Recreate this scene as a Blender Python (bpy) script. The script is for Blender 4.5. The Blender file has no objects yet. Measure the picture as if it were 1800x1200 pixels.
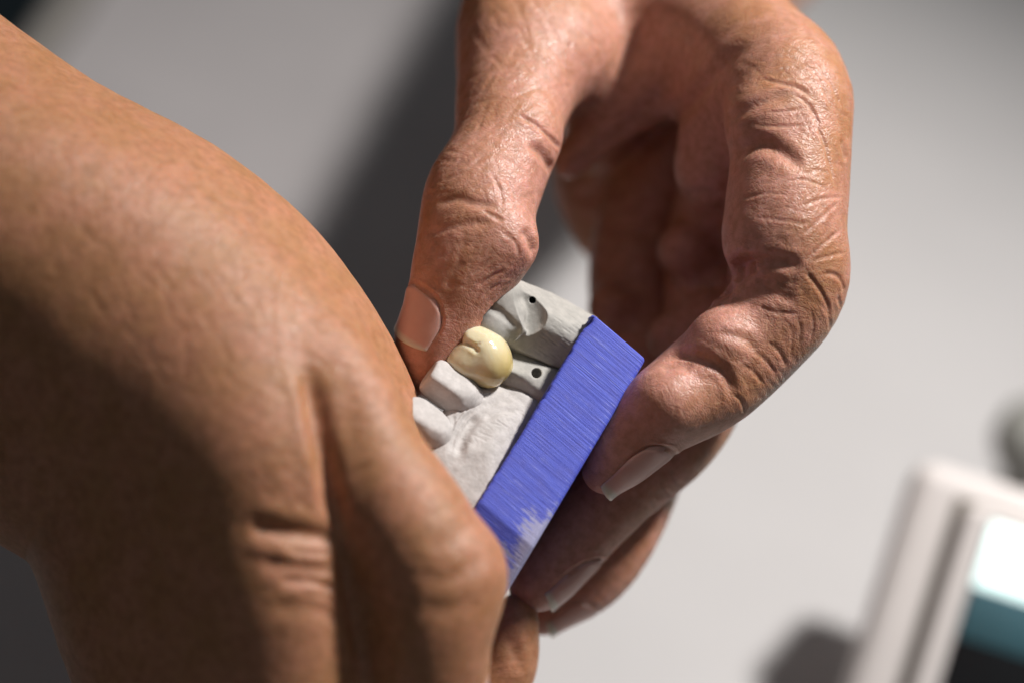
import bpy, bmesh, math, random
import numpy as np
import openvdb
from mathutils import Vector, Matrix, noise
from mathutils.bvhtree import BVHTree

scene = bpy.context.scene
# ------------------------------------------------------------------ frame of reference
# Everything is modelled in millimetres in a frame whose z axis points at the
# photographer (400 mm away); the frame is then laid over a level table top.
CAM_D = 400.0
MM = 0.001
TABLE_H = 112.0                                   # crown above the table, mm
n_t = Vector((0.224, 0.733, 0.643)).normalized()  # table normal seen by the camera
ax = (Vector((1, 0, 0)) - n_t * n_t.x).normalized()
ay = n_t.cross(ax)
RW = Matrix((ax, ay, n_t))                        # camera frame -> world
OFF = Vector((0, 0, TABLE_H))
RWn = np.array(RW)

def W(p):
    return (RW @ Vector(p) + OFF) * MM

def Wn(a):
    return (a @ RWn.T + np.array(OFF)) * MM

def P(px, py, z=0.0):
    s = (CAM_D - z) / CAM_D / 14.0
    return Vector(((px - 900) * s, (600 - py) * s, z))

def RP(r, z=0.0):
    return r / 14.0 * (CAM_D - z) / CAM_D

# ------------------------------------------------------------------ camera
cd = bpy.data.cameras.new('camera')
cam = bpy.data.objects.new('camera', cd)
scene.collection.objects.link(cam)
cam.matrix_world = Matrix.Translation(W((0, 0, CAM_D))) @ RW.to_4x4()
cd.sensor_width = 36.0
cd.lens = 36.0 * CAM_D / (1800 / 14.0)
cd.clip_start = 0.01
cd.clip_end = 50
cd.dof.use_dof = True
cd.dof.focus_distance = (CAM_D - 1.0) * MM
cd.dof.aperture_fstop = 6.8
cd.dof.aperture_blades = 9
scene.camera = cam

# ------------------------------------------------------------------ world and lamp
world = bpy.data.worlds.new('World')
scene.world = world
world.use_nodes = True
bgn = world.node_tree.nodes['Background']
# dim room: pale ceiling overhead, darker towards and below the horizon
_nt = world.node_tree
_tc = _nt.nodes.new('ShaderNodeTexCoord')
_sx = _nt.nodes.new('ShaderNodeSeparateXYZ')
_cr = _nt.nodes.new('ShaderNodeValToRGB')
_nt.links.new(_tc.outputs['Generated'], _sx.inputs[0])
_nt.links.new(_sx.outputs[2], _cr.inputs[0])
_cr.color_ramp.elements[0].position = 0.05
_cr.color_ramp.elements[0].color = (0.06, 0.062, 0.065, 1)
_cr.color_ramp.elements[1].position = 0.85
_cr.color_ramp.elements[1].color = (0.90, 0.96, 1.0, 1)
_nt.links.new(_cr.outputs[0], bgn.inputs[0])
bgn.inputs[1].default_value = 0.16

ld = bpy.data.lights.new('bench_lamp_light', 'SPOT')
ld.energy = 21.0
ld.color = (1.0, 0.97, 0.935)
ld.shadow_soft_size = 0.029
ld.spot_size = math.radians(56)
ld.spot_blend = 1.0
lamp = bpy.data.objects.new('bench_lamp_light', ld)
scene.collection.objects.link(lamp)
LDIR = Vector((0.60, 0.67, 0.355)).normalized()
LT = Vector((40, 10, -80))
LP = Vector((0, 0, -40)) + LDIR * 560
lamp.location = W(LP)
lamp.rotation_euler = (W(LP) - W(LT)).to_track_quat('Z', 'Y').to_euler()

vs = scene.view_settings
vs.view_transform = 'Standard'
vs.look = 'None'
vs.gamma = 1.0
vs.exposure = 0.0
vs.use_curve_mapping = False
scene.render.engine = 'CYCLES'
scene.cycles.use_denoising = True
scene.cycles.max_bounces = 8

# ------------------------------------------------------------------ material helpers
def new_mat(name):
    m = bpy.data.materials.new(name)
    m.use_nodes = True
    nt = m.node_tree
    return m, nt, nt.nodes['Principled BSDF']

def node(nt, t, **kw):
    n = nt.nodes.new(t)
    for k, v in kw.items():
        if k in n.inputs.keys():
            n.inputs[k].default_value = v
        else:
            setattr(n, k, v)
    return n

def ramp(nt, src, stops):
    r = nt.nodes.new('ShaderNodeValToRGB')
    el = r.color_ramp.elements
    while len(el) < len(stops):
        el.new(0.5)
    for e, (p, c) in zip(el, stops):
        e.position = p
        e.color = c if len(c) == 4 else (*c, 1)
    nt.links.new(src, r.inputs[0])
    return r

def mixc(nt, fac, a, b, mode='MIX'):
    m = nt.nodes.new('ShaderNodeMix')
    m.data_type = 'RGBA'
    m.blend_type = mode
    for s, v in ((m.inputs[0], fac), (m.inputs[6], a), (m.inputs[7], b)):
        if isinstance(v, (int, float)):
            s.default_value = v
        elif isinstance(v, tuple):
            s.default_value = v if len(v) == 4 else (*v, 1)
        else:
            nt.links.new(v, s)
    return m.outputs[2]

def mth(nt, op, a, b=None):
    m = nt.nodes.new('ShaderNodeMath')
    m.operation = op
    for s, v in zip(m.inputs, (a, b)):
        if v is None:
            continue
        if isinstance(v, (int, float)):
            s.default_value = v
        else:
            nt.links.new(v, s)
    return m.outputs[0]

def mm_coords(nt, scale=(1000, 1000, 1000), rot=None):
    tc = nt.nodes.new('ShaderNodeTexCoord')
    mp = nt.nodes.new('ShaderNodeMapping')
    mp.inputs['Scale'].default_value = scale
    src = tc.outputs['Object']
    if rot is not None:                           # rotate first, then stretch
        m0 = nt.nodes.new('ShaderNodeMapping')
        m0.inputs['Rotation'].default_value = rot
        nt.links.new(src, m0.inputs[0])
        src = m0.outputs[0]
    nt.links.new(src, mp.inputs[0])
    return mp.outputs[0]

def bump(nt, h, strength, dist, prev=None):
    b = nt.nodes.new('ShaderNodeBump')
    b.inputs['Strength'].default_value = strength
    b.inputs['Distance'].default_value = dist
    nt.links.new(h, b.inputs['Height'])
    if prev is not None:
        nt.links.new(prev, b.inputs['Normal'])
    return b.outputs[0]

def skin_material(name, base, pink, dark, bump_amt=1.0, rough=0.46, line_amt=1.0):
    m, nt, b = new_mat(name)
    co = mm_coords(nt)
    n1 = node(nt, 'ShaderNodeTexNoise', Scale=0.16, Detail=4.0, Roughness=0.6)
    n2 = node(nt, 'ShaderNodeTexNoise', Scale=0.75, Detail=5.0, Roughness=0.65)
    nt.links.new(co, n1.inputs['Vector']); nt.links.new(co, n2.inputs['Vector'])
    at = node(nt, 'ShaderNodeAttribute', attribute_name='flush')
    r1 = ramp(nt, n1.outputs[0], [(0.38, (0, 0, 0)), (0.62, (1, 1, 1))])
    c = mixc(nt, mth(nt, 'MULTIPLY', r1.outputs[0], 0.7), base, pink)
    c = mixc(nt, at.outputs['Fac'], c, pink)
    r2 = ramp(nt, n2.outputs[0], [(0.40, (0, 0, 0)), (0.68, (1, 1, 1))])
    c = mixc(nt, mth(nt, 'MULTIPLY', r2.outputs[0], 0.55), c, dark)
    nt.links.new(c, b.inputs['Base Color'])
    b.inputs['Roughness'].default_value = rough
    b.inputs['Specular IOR Level'].default_value = 0.5
    b.inputs['Subsurface Weight'].default_value = 0.7
    b.inputs['Subsurface Radius'].default_value = (1.0, 0.38, 0.2)
    b.inputs['Subsurface Scale'].default_value = 0.0010
    # fine skin: criss-cross cells and soft lumps
    v2 = node(nt, 'ShaderNodeTexVoronoi', feature='DISTANCE_TO_EDGE', Scale=3.1, Randomness=1.0)
    warp = node(nt, 'ShaderNodeTexNoise', Scale=0.8, Detail=2.0)
    nt.links.new(co, warp.inputs['Vector'])
    vm = nt.nodes.new('ShaderNodeVectorMath'); vm.operation = 'MULTIPLY_ADD'
    nt.links.new(warp.outputs['Color'], vm.inputs[0]); vm.inputs[1].default_value = (1.2, 1.2, 1.2)
    nt.links.new(co, vm.inputs[2])
    for v in (v2,):
        nt.links.new(vm.outputs[0], v.inputs['Vector'])
    h2 = ramp(nt, v2.outputs[0], [(0.0, (0, 0, 0)), (0.22, (1, 1, 1))])
    n3 = node(nt, 'ShaderNodeTexNoise', Scale=2.6, Detail=6.0, Roughness=0.6)
    nt.links.new(co, n3.inputs['Vector'])
    # skin lines running across the limb and obliquely over it
    la = node(nt, 'ShaderNodeAttribute', attribute_name='limb')
    wob = node(nt, 'ShaderNodeTexNoise', Scale=0.35, Detail=3.0)
    nt.links.new(co, wob.inputs['Vector'])
    vw = nt.nodes.new('ShaderNodeVectorMath'); vw.operation = 'MULTIPLY_ADD'
    nt.links.new(wob.outputs['Color'], vw.inputs[0]); vw.inputs[1].default_value = (3.0, 3.0, 0)
    nt.links.new(la.outputs['Vector'], vw.inputs[2])
    lines = None
    for ang, sx, sy, wgt in ((0.05, 1.6, 0.34, 1.0), (0.75, 1.9, 0.38, 0.8), (-0.8, 1.8, 0.36, 0.8)):
        m0 = nt.nodes.new('ShaderNodeMapping'); m0.inputs['Rotation'].default_value = (0, 0, ang)
        m1 = nt.nodes.new('ShaderNodeMapping'); m1.inputs['Scale'].default_value = (sx, sy, 1)
        nt.links.new(vw.outputs[0], m0.inputs[0]); nt.links.new(m0.outputs[0], m1.inputs[0])
        v = node(nt, 'ShaderNodeTexVoronoi', feature='DISTANCE_TO_EDGE', Scale=1.0, Randomness=1.0)
        nt.links.new(m1.outputs[0], v.inputs['Vector'])
        r_ = ramp(nt, v.outputs[0], [(0.0, (0, 0, 0)), (0.13, (1, 1, 1))])
        t_ = mth(nt, 'MULTIPLY', r_.outputs[0], wgt * line_amt)
        lines = t_ if lines is None else mth(nt, 'ADD', lines, t_)
    h = mth(nt, 'MULTIPLY', h2.outputs[0], 0.4)
    h = mth(nt, 'ADD', h, mth(nt, 'MULTIPLY', n3.outputs[0], 0.9))
    h = mth(nt, 'ADD', h, lines)
    nt.links.new(bump(nt, h, 0.33 * bump_amt, 0.00009), b.inputs['Normal'])
    return m

M = {}
M['skin_old'] = skin_material('weathered_skin', (0.47, 0.225, 0.118), (0.60, 0.30, 0.238), (0.30, 0.125, 0.06), 1.0, 0.40)
M['skin_tan'] = skin_material('tanned_skin', (0.46, 0.22, 0.105), (0.55, 0.25, 0.155), (0.26, 0.105, 0.04), 0.9, 0.47)

def nail_material():
    m, nt, b = new_mat('fingernail')
    at = node(nt, 'ShaderNodeAttribute', attribute_name='free_edge')
    co = mm_coords(nt)
    nz = node(nt, 'ShaderNodeTexNoise', Scale=0.6, Detail=3.0)
    nt.links.new(co, nz.inputs['Vector'])
    c = mixc(nt, nz.outputs[0], (0.58, 0.315, 0.26), (0.64, 0.385, 0.33))
    c = mixc(nt, at.outputs['Fac'], c, (0.62, 0.56, 0.46))
    nt.links.new(c, b.inputs['Base Color'])
    b.inputs['Roughness'].default_value = 0.33
    b.inputs['Subsurface Weight'].default_value = 0.6
    b.inputs['Subsurface Radius'].default_value = (1.0, 0.5, 0.35)
    b.inputs['Subsurface Scale'].default_value = 0.0008
    return m
M['nail'] = nail_material()

def plaster_material(name, col, dark, rough=0.85, fine=1.0):
    m, nt, b = new_mat(name)
    co = mm_coords(nt)
    n1 = node(nt, 'ShaderNodeTexNoise', Scale=0.9, Detail=6.0, Roughness=0.65)
    n2 = node(nt, 'ShaderNodeTexNoise', Scale=9.0, Detail=4.0, Roughness=0.6)
    for n in (n1, n2):
        nt.links.new(co, n.inputs['Vector'])
    r = ramp(nt, n1.outputs[0], [(0.42, dark), (0.60, col)])
    nt.links.new(r.outputs[0], b.inputs['Base Color'])
    b.inputs['Roughness'].default_value = rough
    b.inputs['Specular IOR Level'].default_value = 0.35
    h = mth(nt, 'ADD', mth(nt, 'MULTIPLY', n1.outputs[0], 0.5), mth(nt, 'MULTIPLY', n2.outputs[0], 0.35 * fine))
    nt.links.new(bump(nt, h, 0.5, 0.00012), b.inputs['Normal'])
    return m
M['die_stone'] = plaster_material('grey_die_stone', (0.43, 0.41, 0.38), (0.37, 0.355, 0.33))
M['white_plaster'] = plaster_material('white_plaster', (0.56, 0.525, 0.51), (0.48, 0.45, 0.435))

def ceramic_material():
    m, nt, b = new_mat('crown_ceramic')
    at = node(nt, 'ShaderNodeAttribute', attribute_name='cervical')
    c = mixc(nt, at.outputs['Fac'], (0.73, 0.645, 0.44), (0.60, 0.46, 0.17))
    nt.links.new(c, b.inputs['Base Color'])
    b.inputs['Roughness'].default_value = 0.14
    b.inputs['Subsurface Weight'].default_value = 0.7
    b.inputs['Subsurface Radius'].default_value = (1.0, 0.8, 0.5)
    b.inputs['Subsurface Scale'].default_value = 0.0009
    b.inputs['Coat Weight'].default_value = 0.4
    b.inputs['Coat Roughness'].default_value = 0.08
    co = mm_coords(nt)
    n2 = node(nt, 'ShaderNodeTexNoise', Scale=1.7, Detail=3.0, Roughness=0.5)
    nt.links.new(co, n2.inputs['Vector'])
    nt.links.new(bump(nt, n2.outputs[0], 0.16, 0.00025), b.inputs['Normal'])
    return m
M['ceramic'] = ceramic_material()

def blue_material():
    m, nt, b = new_mat('blue_base_plaster')
    # 'cut' = (length round the block, height, wear) per vertex, in mm
    at = node(nt, 'ShaderNodeAttribute', attribute_name='cut')
    sep = nt.nodes.new('ShaderNodeSeparateXYZ')
    nt.links.new(at.outputs['Vector'], sep.inputs[0])
    def stretched(sx, sy, detail, rough):
        cb = nt.nodes.new('ShaderNodeCombineXYZ')
        nt.links.new(mth(nt, 'MULTIPLY', sep.outputs[0], sx), cb.inputs[0])
        nt.links.new(mth(nt, 'MULTIPLY', sep.outputs[1], sy), cb.inputs[1])
        n = node(nt, 'ShaderNodeTexNoise', Scale=1.0, Detail=detail, Roughness=rough)
        nt.links.new(cb.outputs[0], n.inputs['Vector'])
        return n.outputs[0]
    s1 = stretched(4.2, 0.07, 5.0, 0.75)
    s2 = stretched(8.0, 0.16, 4.0, 0.7)
    blotch = stretched(0.5, 0.4, 3.0, 0.6)
    c = mixc(nt, ramp(nt, s1, [(0.36, (0, 0, 0)), (0.64, (1, 1, 1))]).outputs[0], (0.050, 0.066, 0.47), (0.085, 0.120, 0.64))
    c = mixc(nt, mth(nt, 'MULTIPLY', ramp(nt, blotch, [(0.45, (0, 0, 0)), (0.7, (1, 1, 1))]).outputs[0], 0.4), c, (0.085, 0.085, 0.42))
    scr = ramp(nt, s2, [(0.585, (0, 0, 0)), (0.68, (1, 1, 1))])
    c = mixc(nt, mth(nt, 'MULTIPLY', scr.outputs[0], 0.7), c, (0.36, 0.39, 0.76))
    wear = mth(nt, 'ADD', sep.outputs[2], mth(nt, 'MULTIPLY', mth(nt, 'SUBTRACT', stretched(2.6, 0.42, 6.0, 0.75), 0.5), 2.6))
    wr = ramp(nt, wear, [(0.60, (0, 0, 0)), (0.95, (1, 1, 1))])
    c = mixc(nt, mth(nt, 'MULTIPLY', wr.outputs[0], 0.75), c, (0.42, 0.41, 0.52))
    nt.links.new(c, b.inputs['Base Color'])
    b.inputs['Roughness'].default_value = 0.62
    h = mth(nt, 'ADD', s1, mth(nt, 'MULTIPLY', s2, 0.5))
    nt.links.new(bump(nt, h, 0.7, 0.00016), b.inputs['Normal'])
    return m
M['blue'] = blue_material()

def simple(name, col, rough=0.5, metal=0.0, emit=None, es=0.0, var=0.06, sc=0.05):
    m, nt, b = new_mat(name)
    co = mm_coords(nt)
    n1 = node(nt, 'ShaderNodeTexNoise', Scale=sc, Detail=4.0, Roughness=0.6)
    nt.links.new(co, n1.inputs['Vector'])
    lo = tuple(v * (1 - var) for v in col); hi = tuple(min(1, v * (1 + var)) for v in col)
    r = ramp(nt, n1.outputs[0], [(0.4, lo), (0.6, hi)])
    nt.links.new(r.outputs[0], b.inputs['Base Color'])
    b.inputs['Roughness'].default_value = rough
    b.inputs['Metallic'].default_value = metal
    if emit:
        b.inputs['Emission Color'].default_value = (*emit, 1)
        b.inputs['Emission Strength'].default_value = es
    return m
M['table'] = simple('grey_laminate', (0.305, 0.285, 0.287), 0.5, var=0.03, sc=0.03)  # darker than the added sheet, in place of dimmer light at left
M['added_sheet'] = simple('added_sheet_white', (0.46, 0.447, 0.447), 0.7, var=0.015, sc=0.03)  # paler than the table, in place of stronger light at right
M['table_edge'] = simple('table_edge_band', (0.20, 0.185, 0.17), 0.5, var=0.03)
M['floor'] = simple('dark_floor', (0.035, 0.055, 0.065), 0.6, var=0.2)
M['case'] = simple('white_case_plastic', (0.74, 0.69, 0.67), 0.4, var=0.02)
M['groove'] = simple('grey_gasket', (0.16, 0.14, 0.11), 0.6)
M['glow'] = simple('lit_screen', (0.5, 0.6, 0.6), 0.3, emit=(0.80, 1.0, 0.97), es=1.5)
M['teal'] = simple('teal_screen_band', (0.04, 0.09, 0.11), 0.3, emit=(0.05, 0.12, 0.14), es=0.35)
M['black'] = simple('black_screen', (0.008, 0.008, 0.009), 0.25)
M['grey_part'] = simple('grey_metal', (0.24, 0.24, 0.22), 0.6, 0.0)
M['brown_part'] = simple('brown_grey_plastic', (0.24, 0.20, 0.18), 0.6)

# ------------------------------------------------------------------ object helpers
def link(o, parent=None):
    scene.collection.objects.link(o)
    if parent is not None:
        o.parent = parent
    return o

def tag(o, label=None, cat=None, group=None, kind=None):
    if label: o['label'] = label
    if cat: o['category'] = cat
    if group: o['group'] = group
    if kind: o['kind'] = kind
    return o

def mesh_obj(name, verts, faces, mat, parent=None, smooth=True, origin=None):
    """verts: camera-frame millimetres, stored in world metres."""
    me = bpy.data.meshes.new(name)
    v = Wn(np.asarray(verts, float))
    if isinstance(faces, np.ndarray):
        me.vertices.add(len(v)); me.vertices.foreach_set('co', v.astype(np.float32).ravel())
        me.loops.add(faces.size); me.loops.foreach_set('vertex_index', faces.astype(np.int32).ravel())
        me.polygons.add(len(faces)); me.polygons.foreach_set('loop_start', np.arange(len(faces), dtype=np.int32) * 4)
        me.update(calc_edges=True); me.validate()
    else:
        me.from_pydata(v.tolist(), [], [list(map(int, f)) for f in faces])
    me.materials.append(mat)
    if smooth:
        me.polygons.foreach_set('use_smooth', [True] * len(me.polygons))
    me.update()
    o = bpy.data.objects.new(name, me)
    return link(o, parent)

def set_attr(o, name, vals):
    a = o.data.attributes.new(name, 'FLOAT', 'POINT')
    a.data.foreach_set('value', np.asarray(vals, np.float32))

# ------------------------------------------------------------------ implicit modelling
def catmull(pts, n=6):
    pts = [np.array(p, float) for p in pts]
    if len(pts) < 2:
        return pts
    q = [2 * pts[0] - pts[1]] + pts + [2 * pts[-1] - pts[-2]]
    out = []
    for i in range(1, len(q) - 2):
        for k in range(n):
            t = k / n
            p0, p1, p2, p3 = q[i - 1], q[i], q[i + 1], q[i + 2]
            out.append(0.5 * ((2 * p1) + (-p0 + p2) * t + (2 * p0 - 5 * p1 + 4 * p2 - p3) * t * t + (-p0 + 3 * p1 - 3 * p2 + p3) * t ** 3))
    out.append(pts[-1])
    return out

class Field:
    def __init__(self, lo, hi, h):
        self.lo = np.array(lo, float); self.h = h
        self.n = np.ceil((np.array(hi, float) - self.lo) / h).astype(int)
        self.f = np.full(self.n, 6.0, np.float32)
    def sl(self, lo, hi):
        a = np.clip(((np.array(lo) - self.lo) / self.h).astype(int), 0, self.n)
        b = np.clip(((np.array(hi) - self.lo) / self.h).astype(int) + 2, 0, self.n)
        return a, b
    def coords(self, a, b):
        X = (self.lo[0] + self.h * np.arange(a[0], b[0])).astype(np.float32)[:, None, None]
        Y = (self.lo[1] + self.h * np.arange(a[1], b[1])).astype(np.float32)[None, :, None]
        Z = (self.lo[2] + self.h * np.arange(a[2], b[2])).astype(np.float32)[None, None, :]
        return X, Y, Z
    def chain(self, pts, k=3.0, sz=1.0, n=6, bumps=(), mode='add', kb=2.0):
        """pts: (x,y,z,r) mm; smooth tube through them, plus bumps (x,y,z,r)."""
        q = np.array(catmull(pts, n)) if len(pts) > 1 else np.array(pts, float)
        allp = np.vstack([q] + [np.array([b]) for b in bumps]) if bumps else q
        m = k + 4 * self.h + 1.0
        lo = (allp[:, :3] - allp[:, 3:4]).min(0) - m
        hi = (allp[:, :3] + allp[:, 3:4]).max(0) + m
        a, b = self.sl(lo, hi)
        if np.any(b <= a):
            return
        d = np.full(b - a, 50.0, np.float32)
        segs = zip(q[:-1], q[1:]) if len(q) > 1 else [(q[0], q[0])]
        for p0, p1 in segs:
            mm_ = np.minimum(p0[:3], p1[:3]) - max(p0[3], p1[3]) - m
            MM_ = np.maximum(p0[:3], p1[:3]) + max(p0[3], p1[3]) + m
            a2, b2 = self.sl(mm_, MM_)
            a2 = np.maximum(a2, a); b2 = np.minimum(b2, b)
            if np.any(b2 <= a2):
                continue
            X, Y, Z = self.coords(a2, b2)
            ba = (p1 - p0).astype(np.float32); ba[2] /= sz
            L = float(ba[:3] @ ba[:3]) + 1e-9
            dx = X - np.float32(p0[0]); dy = Y - np.float32(p0[1]); dz = (Z - np.float32(p0[2])) / np.float32(sz)
            t = np.clip((dx * ba[0] + dy * ba[1] + dz * ba[2]) / np.float32(L), 0, 1)
            e = np.sqrt((dx - t * ba[0]) ** 2 + (dy - t * ba[1]) ** 2 + (dz - t * ba[2]) ** 2) - (np.float32(p0[3]) + t * ba[3])
            s = tuple(slice(i - o, j - o) for i, j, o in zip(a2, b2, a))
            d[s] = np.minimum(d[s], e)
        for bp in bumps:
            X, Y, Z = self.coords(a, b)
            e = np.sqrt((X - bp[0]) ** 2 + (Y - bp[1]) ** 2 + (Z - bp[2]) ** 2).astype(np.float32) - np.float32(bp[3])
            d = smin(d, e, kb)
        self.merge(a, b, d, k, mode)
    def ellipsoid(self, c, axes, radii, k=1.0, mode='add', clip=None):
        """axes: 3 unit vectors, radii mm"""
        c = np.array(c, float); A = np.array(axes, float); r = np.array(radii, float)
        R = r.max() + k + 4 * self.h + 0.5
        a, b = self.sl(c - R, c + R)
        if np.any(b <= a):
            return
        X, Y, Z = self.coords(a, b)
        dx, dy, dz = X - c[0], Y - c[1], Z - c[2]
        q = [(dx * A[i, 0] + dy * A[i, 1] + dz * A[i, 2]) / r[i] for i in range(3)]
        k0 = np.sqrt(q[0] ** 2 + q[1] ** 2 + q[2] ** 2)
        k1 = np.sqrt((q[0] / r[0]) ** 2 + (q[1] / r[1]) ** 2 + (q[2] / r[2]) ** 2) + 1e-6
        d = (k0 * (k0 - 1.0) / k1).astype(np.float32)
        if clip is not None:
            d = np.maximum(d, (-((X - clip[0][0]) * clip[1][0] + (Y - clip[0][1]) * clip[1][1] + (Z - clip[0][2]) * clip[1][2])).astype(np.float32))
        self.merge(a, b, d, k, mode)
    def planes(self, pl, k=0.3, mode='cut', lo=None, hi=None):
        """convex solid given by (point, outward normal)"""
        a, b = (np.zeros(3, int), self.n) if lo is None else self.sl(lo, hi)
        X, Y, Z = self.coords(a, b)
        d = None
        for p, nn in pl:
            e = ((X - p[0]) * nn[0] + (Y - p[1]) * nn[1] + (Z - p[2]) * nn[2]).astype(np.float32)
            d = e if d is None else np.maximum(d, e)
        self.merge(a, b, d, k, mode)
    def merge(self, a, b, d, k, mode):
        s = tuple(slice(i, j) for i, j in zip(a, b))
        if mode == 'add':
            self.f[s] = smin(self.f[s], d, k)
        elif mode == 'cut':
            self.f[s] = -smin(-self.f[s], d, k)
        elif mode == 'and':
            self.f[s] = -smin(-self.f[s], -d, k)
    def mesh(self):
        g = openvdb.FloatGrid(4.0)
        f = np.clip(self.f, -4, 4).astype(np.float32)
        # close the volume at the borders of the grid
        f[0] = f[-1] = 4; f[:, 0] = f[:, -1] = 4; f[:, :, 0] = f[:, :, -1] = 4
        g.copyFromArray(f)
        pts, quads = g.convertToQuads(isovalue=0.0)
        pts = pts.astype(float) * self.h + self.lo
        quads = quads.astype(int)
        p = pts[quads]
        vol = np.einsum('ij,ij->i', p[:, 0], np.cross(p[:, 1], p[:, 2])).sum() + np.einsum('ij,ij->i', p[:, 0], np.cross(p[:, 2], p[:, 3])).sum()
        if vol < 0:
            quads = quads[:, ::-1]
        return pts, quads

def smin(a, b, k):
    if k <= 0.001:
        return np.minimum(a, b)
    h = np.maximum(np.float32(k) - np.abs(a - b), 0) / np.float32(k)
    return np.minimum(a, b) - h * h * np.float32(k * 0.25)

def subdivide(pts, quads, smooth_iter=0):
    """one Catmull-Clark style step in numpy"""
    n = len(pts)
    fc = pts[quads].mean(1)
    e = np.stack([quads, np.roll(quads, -1, 1)], -1).reshape(-1, 2)
    es = np.sort(e, 1)
    key = es[:, 0].astype(np.int64) * n + es[:, 1]
    uk, inv = np.unique(key, return_inverse=True)
    a, b = uk // n, uk % n
    fe = np.zeros((len(uk), 3)); cnt = np.zeros(len(uk))
    fi = np.repeat(np.arange(len(quads)), 4)
    np.add.at(fe, inv, fc[fi]); np.add.at(cnt, inv, 1)
    mid = (pts[a] + pts[b]) / 2
    em = (mid + fe / cnt[:, None]) / 2
    # old points
    F = np.zeros((n, 3)); c = np.zeros(n)
    np.add.at(F, quads.ravel(), fc[fi]); np.add.at(c, quads.ravel(), 1)
    Rm = np.zeros((n, 3)); ce = np.zeros(n)
    np.add.at(Rm, a, mid); np.add.at(Rm, b, mid); np.add.at(ce, a, 1); np.add.at(ce, b, 1)
    c = np.maximum(c, 1)
    op = (F / c[:, None] + 2 * Rm / np.maximum(ce, 1)[:, None] + (c[:, None] - 3) * pts) / c[:, None]
    allp = np.vstack([op, em, fc])
    ei = inv.reshape(-1, 4) + n
    ci = np.arange(len(quads)) + n + len(uk)
    q = [np.stack([quads[:, i], ei[:, i], ci, ei[:, i - 1]], 1) for i in range(4)]
    return allp, np.vstack(q)

def normals(pts, quads):
    p = pts[quads]
    fn = np.cross(p[:, 2] - p[:, 0], p[:, 3] - p[:, 1])
    vn = np.zeros_like(pts)
    for i in range(4):
        np.add.at(vn, quads[:, i], fn)
    return vn / (np.linalg.norm(vn, axis=1, keepdims=True) + 1e-12)

def bvh_of(pts, quads):
    return BVHTree.FromPolygons([tuple(p) for p in pts], [tuple(q) for q in quads])

EYE = Vector((0, 0, CAM_D))
def on_surface(bvh, px, py):
    d = (P(px, py, 0) - EYE).normalized()
    h = bvh.ray_cast(EYE, d)
    return None if h[0] is None else np.array(h[0])

def crease(pts, nrm, line, w, d, ridge=0.22):
    """press a groove of half width w and depth d (mm) along a 3-D polyline"""
    line = np.array(line)
    R = 3.6 * w
    lo, hi = line.min(0) - R, line.max(0) + R
    idx = np.nonzero(np.all((pts > lo) & (pts < hi), axis=1))[0]
    if len(idx) == 0:
        return 0
    p = pts[idx]
    best = np.full(len(idx), 1e9); tt = np.zeros(len(idx))
    L = np.concatenate([[0], np.cumsum(np.linalg.norm(np.diff(line, axis=0), axis=1))])
    for i in range(len(line) - 1):
        ba = line[i + 1] - line[i]
        l2 = ba @ ba + 1e-9
        t = np.clip(((p - line[i]) @ ba) / l2, 0, 1)
        e = np.linalg.norm(p - line[i] - t[:, None] * ba, axis=1)
        m = e < best
        best[m] = e[m]; tt[m] = (L[i] + t[m] * (L[i + 1] - L[i])) / (L[-1] + 1e-9)
    q = best / w
    prof = -np.exp(-q * q) + ridge * np.exp(-((q - 1.9) ** 2) / 0.9)
    taper = np.clip(np.minimum(tt, 1 - tt) / 0.22, 0, 1)
    taper = taper * taper * (3 - 2 * taper)
    return idx, d * prof * (0.1 + 0.9 * taper), np.exp(-q * q) * taper

def apply_strokes(pts, quads, strokes, bvh):
    nrm = normals(pts, quads)
    neg = np.zeros(len(pts)); pos = np.zeros(len(pts)); fl = np.zeros(len(pts))
    for pix, w, d in strokes:
        q = catmull([(x, y) for x, y in pix], 5)
        line = [on_surface(bvh, x, y) for x, y in q]
        line = [l for l in line if l is not None]
        # break where the ray jumps to another depth
        runs, cur = [], []
        for l in line:
            if cur and np.linalg.norm(l - cur[-1]) > 4.0:
                runs.append(cur); cur = []
            cur.append(l)
        runs.append(cur)
        for r in runs:
            if len(r) < 3 or np.linalg.norm(np.array(r[0]) - r[-1]) < 1.2:
                continue
            res = crease(pts, nrm, r, w, d)
            if res:
                i, v, g = res
                neg[i] = np.minimum(neg[i], v); pos[i] = np.maximum(pos[i], v)
                fl[i] = np.maximum(fl[i], g * min(1.0, d / 0.5))
    return pts + nrm * (neg + pos)[:, None], fl

FINE = 0.5
def fine_wrinkles(rng, cx, cy, rx, ry, ang, n, length, w, d, jit=12, curve=0.12):
    """a patch of short, nearly parallel skin lines"""
    out = []
    for _ in range(n):
        while True:
            u, v = rng.uniform(-1, 1), rng.uniform(-1, 1)
            if u * u + v * v <= 1:
                break
        x, y = cx + u * rx, cy + v * ry
        a = math.radians(ang + rng.gauss(0, jit)); l = length * rng.uniform(0.5, 1.2) / 2
        c = rng.gauss(0, curve) * l
        dx, dy = math.cos(a), math.sin(a)
        out.append(([(x - dx * l, y - dy * l), (x - dy * c, y + dx * c), (x + dx * l, y + dy * l)], w * rng.uniform(0.75, 1.25), FINE * d * rng.uniform(0.4, 1.3)))
    return out

def lumps(pts, nrm, scale, amp, seed=0.0):
    v = np.array([noise.noise(Vector((p[0] * scale + seed, p[1] * scale, p[2] * scale))) for p in pts])
    return pts + nrm * (v * amp)[:, None]

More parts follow.
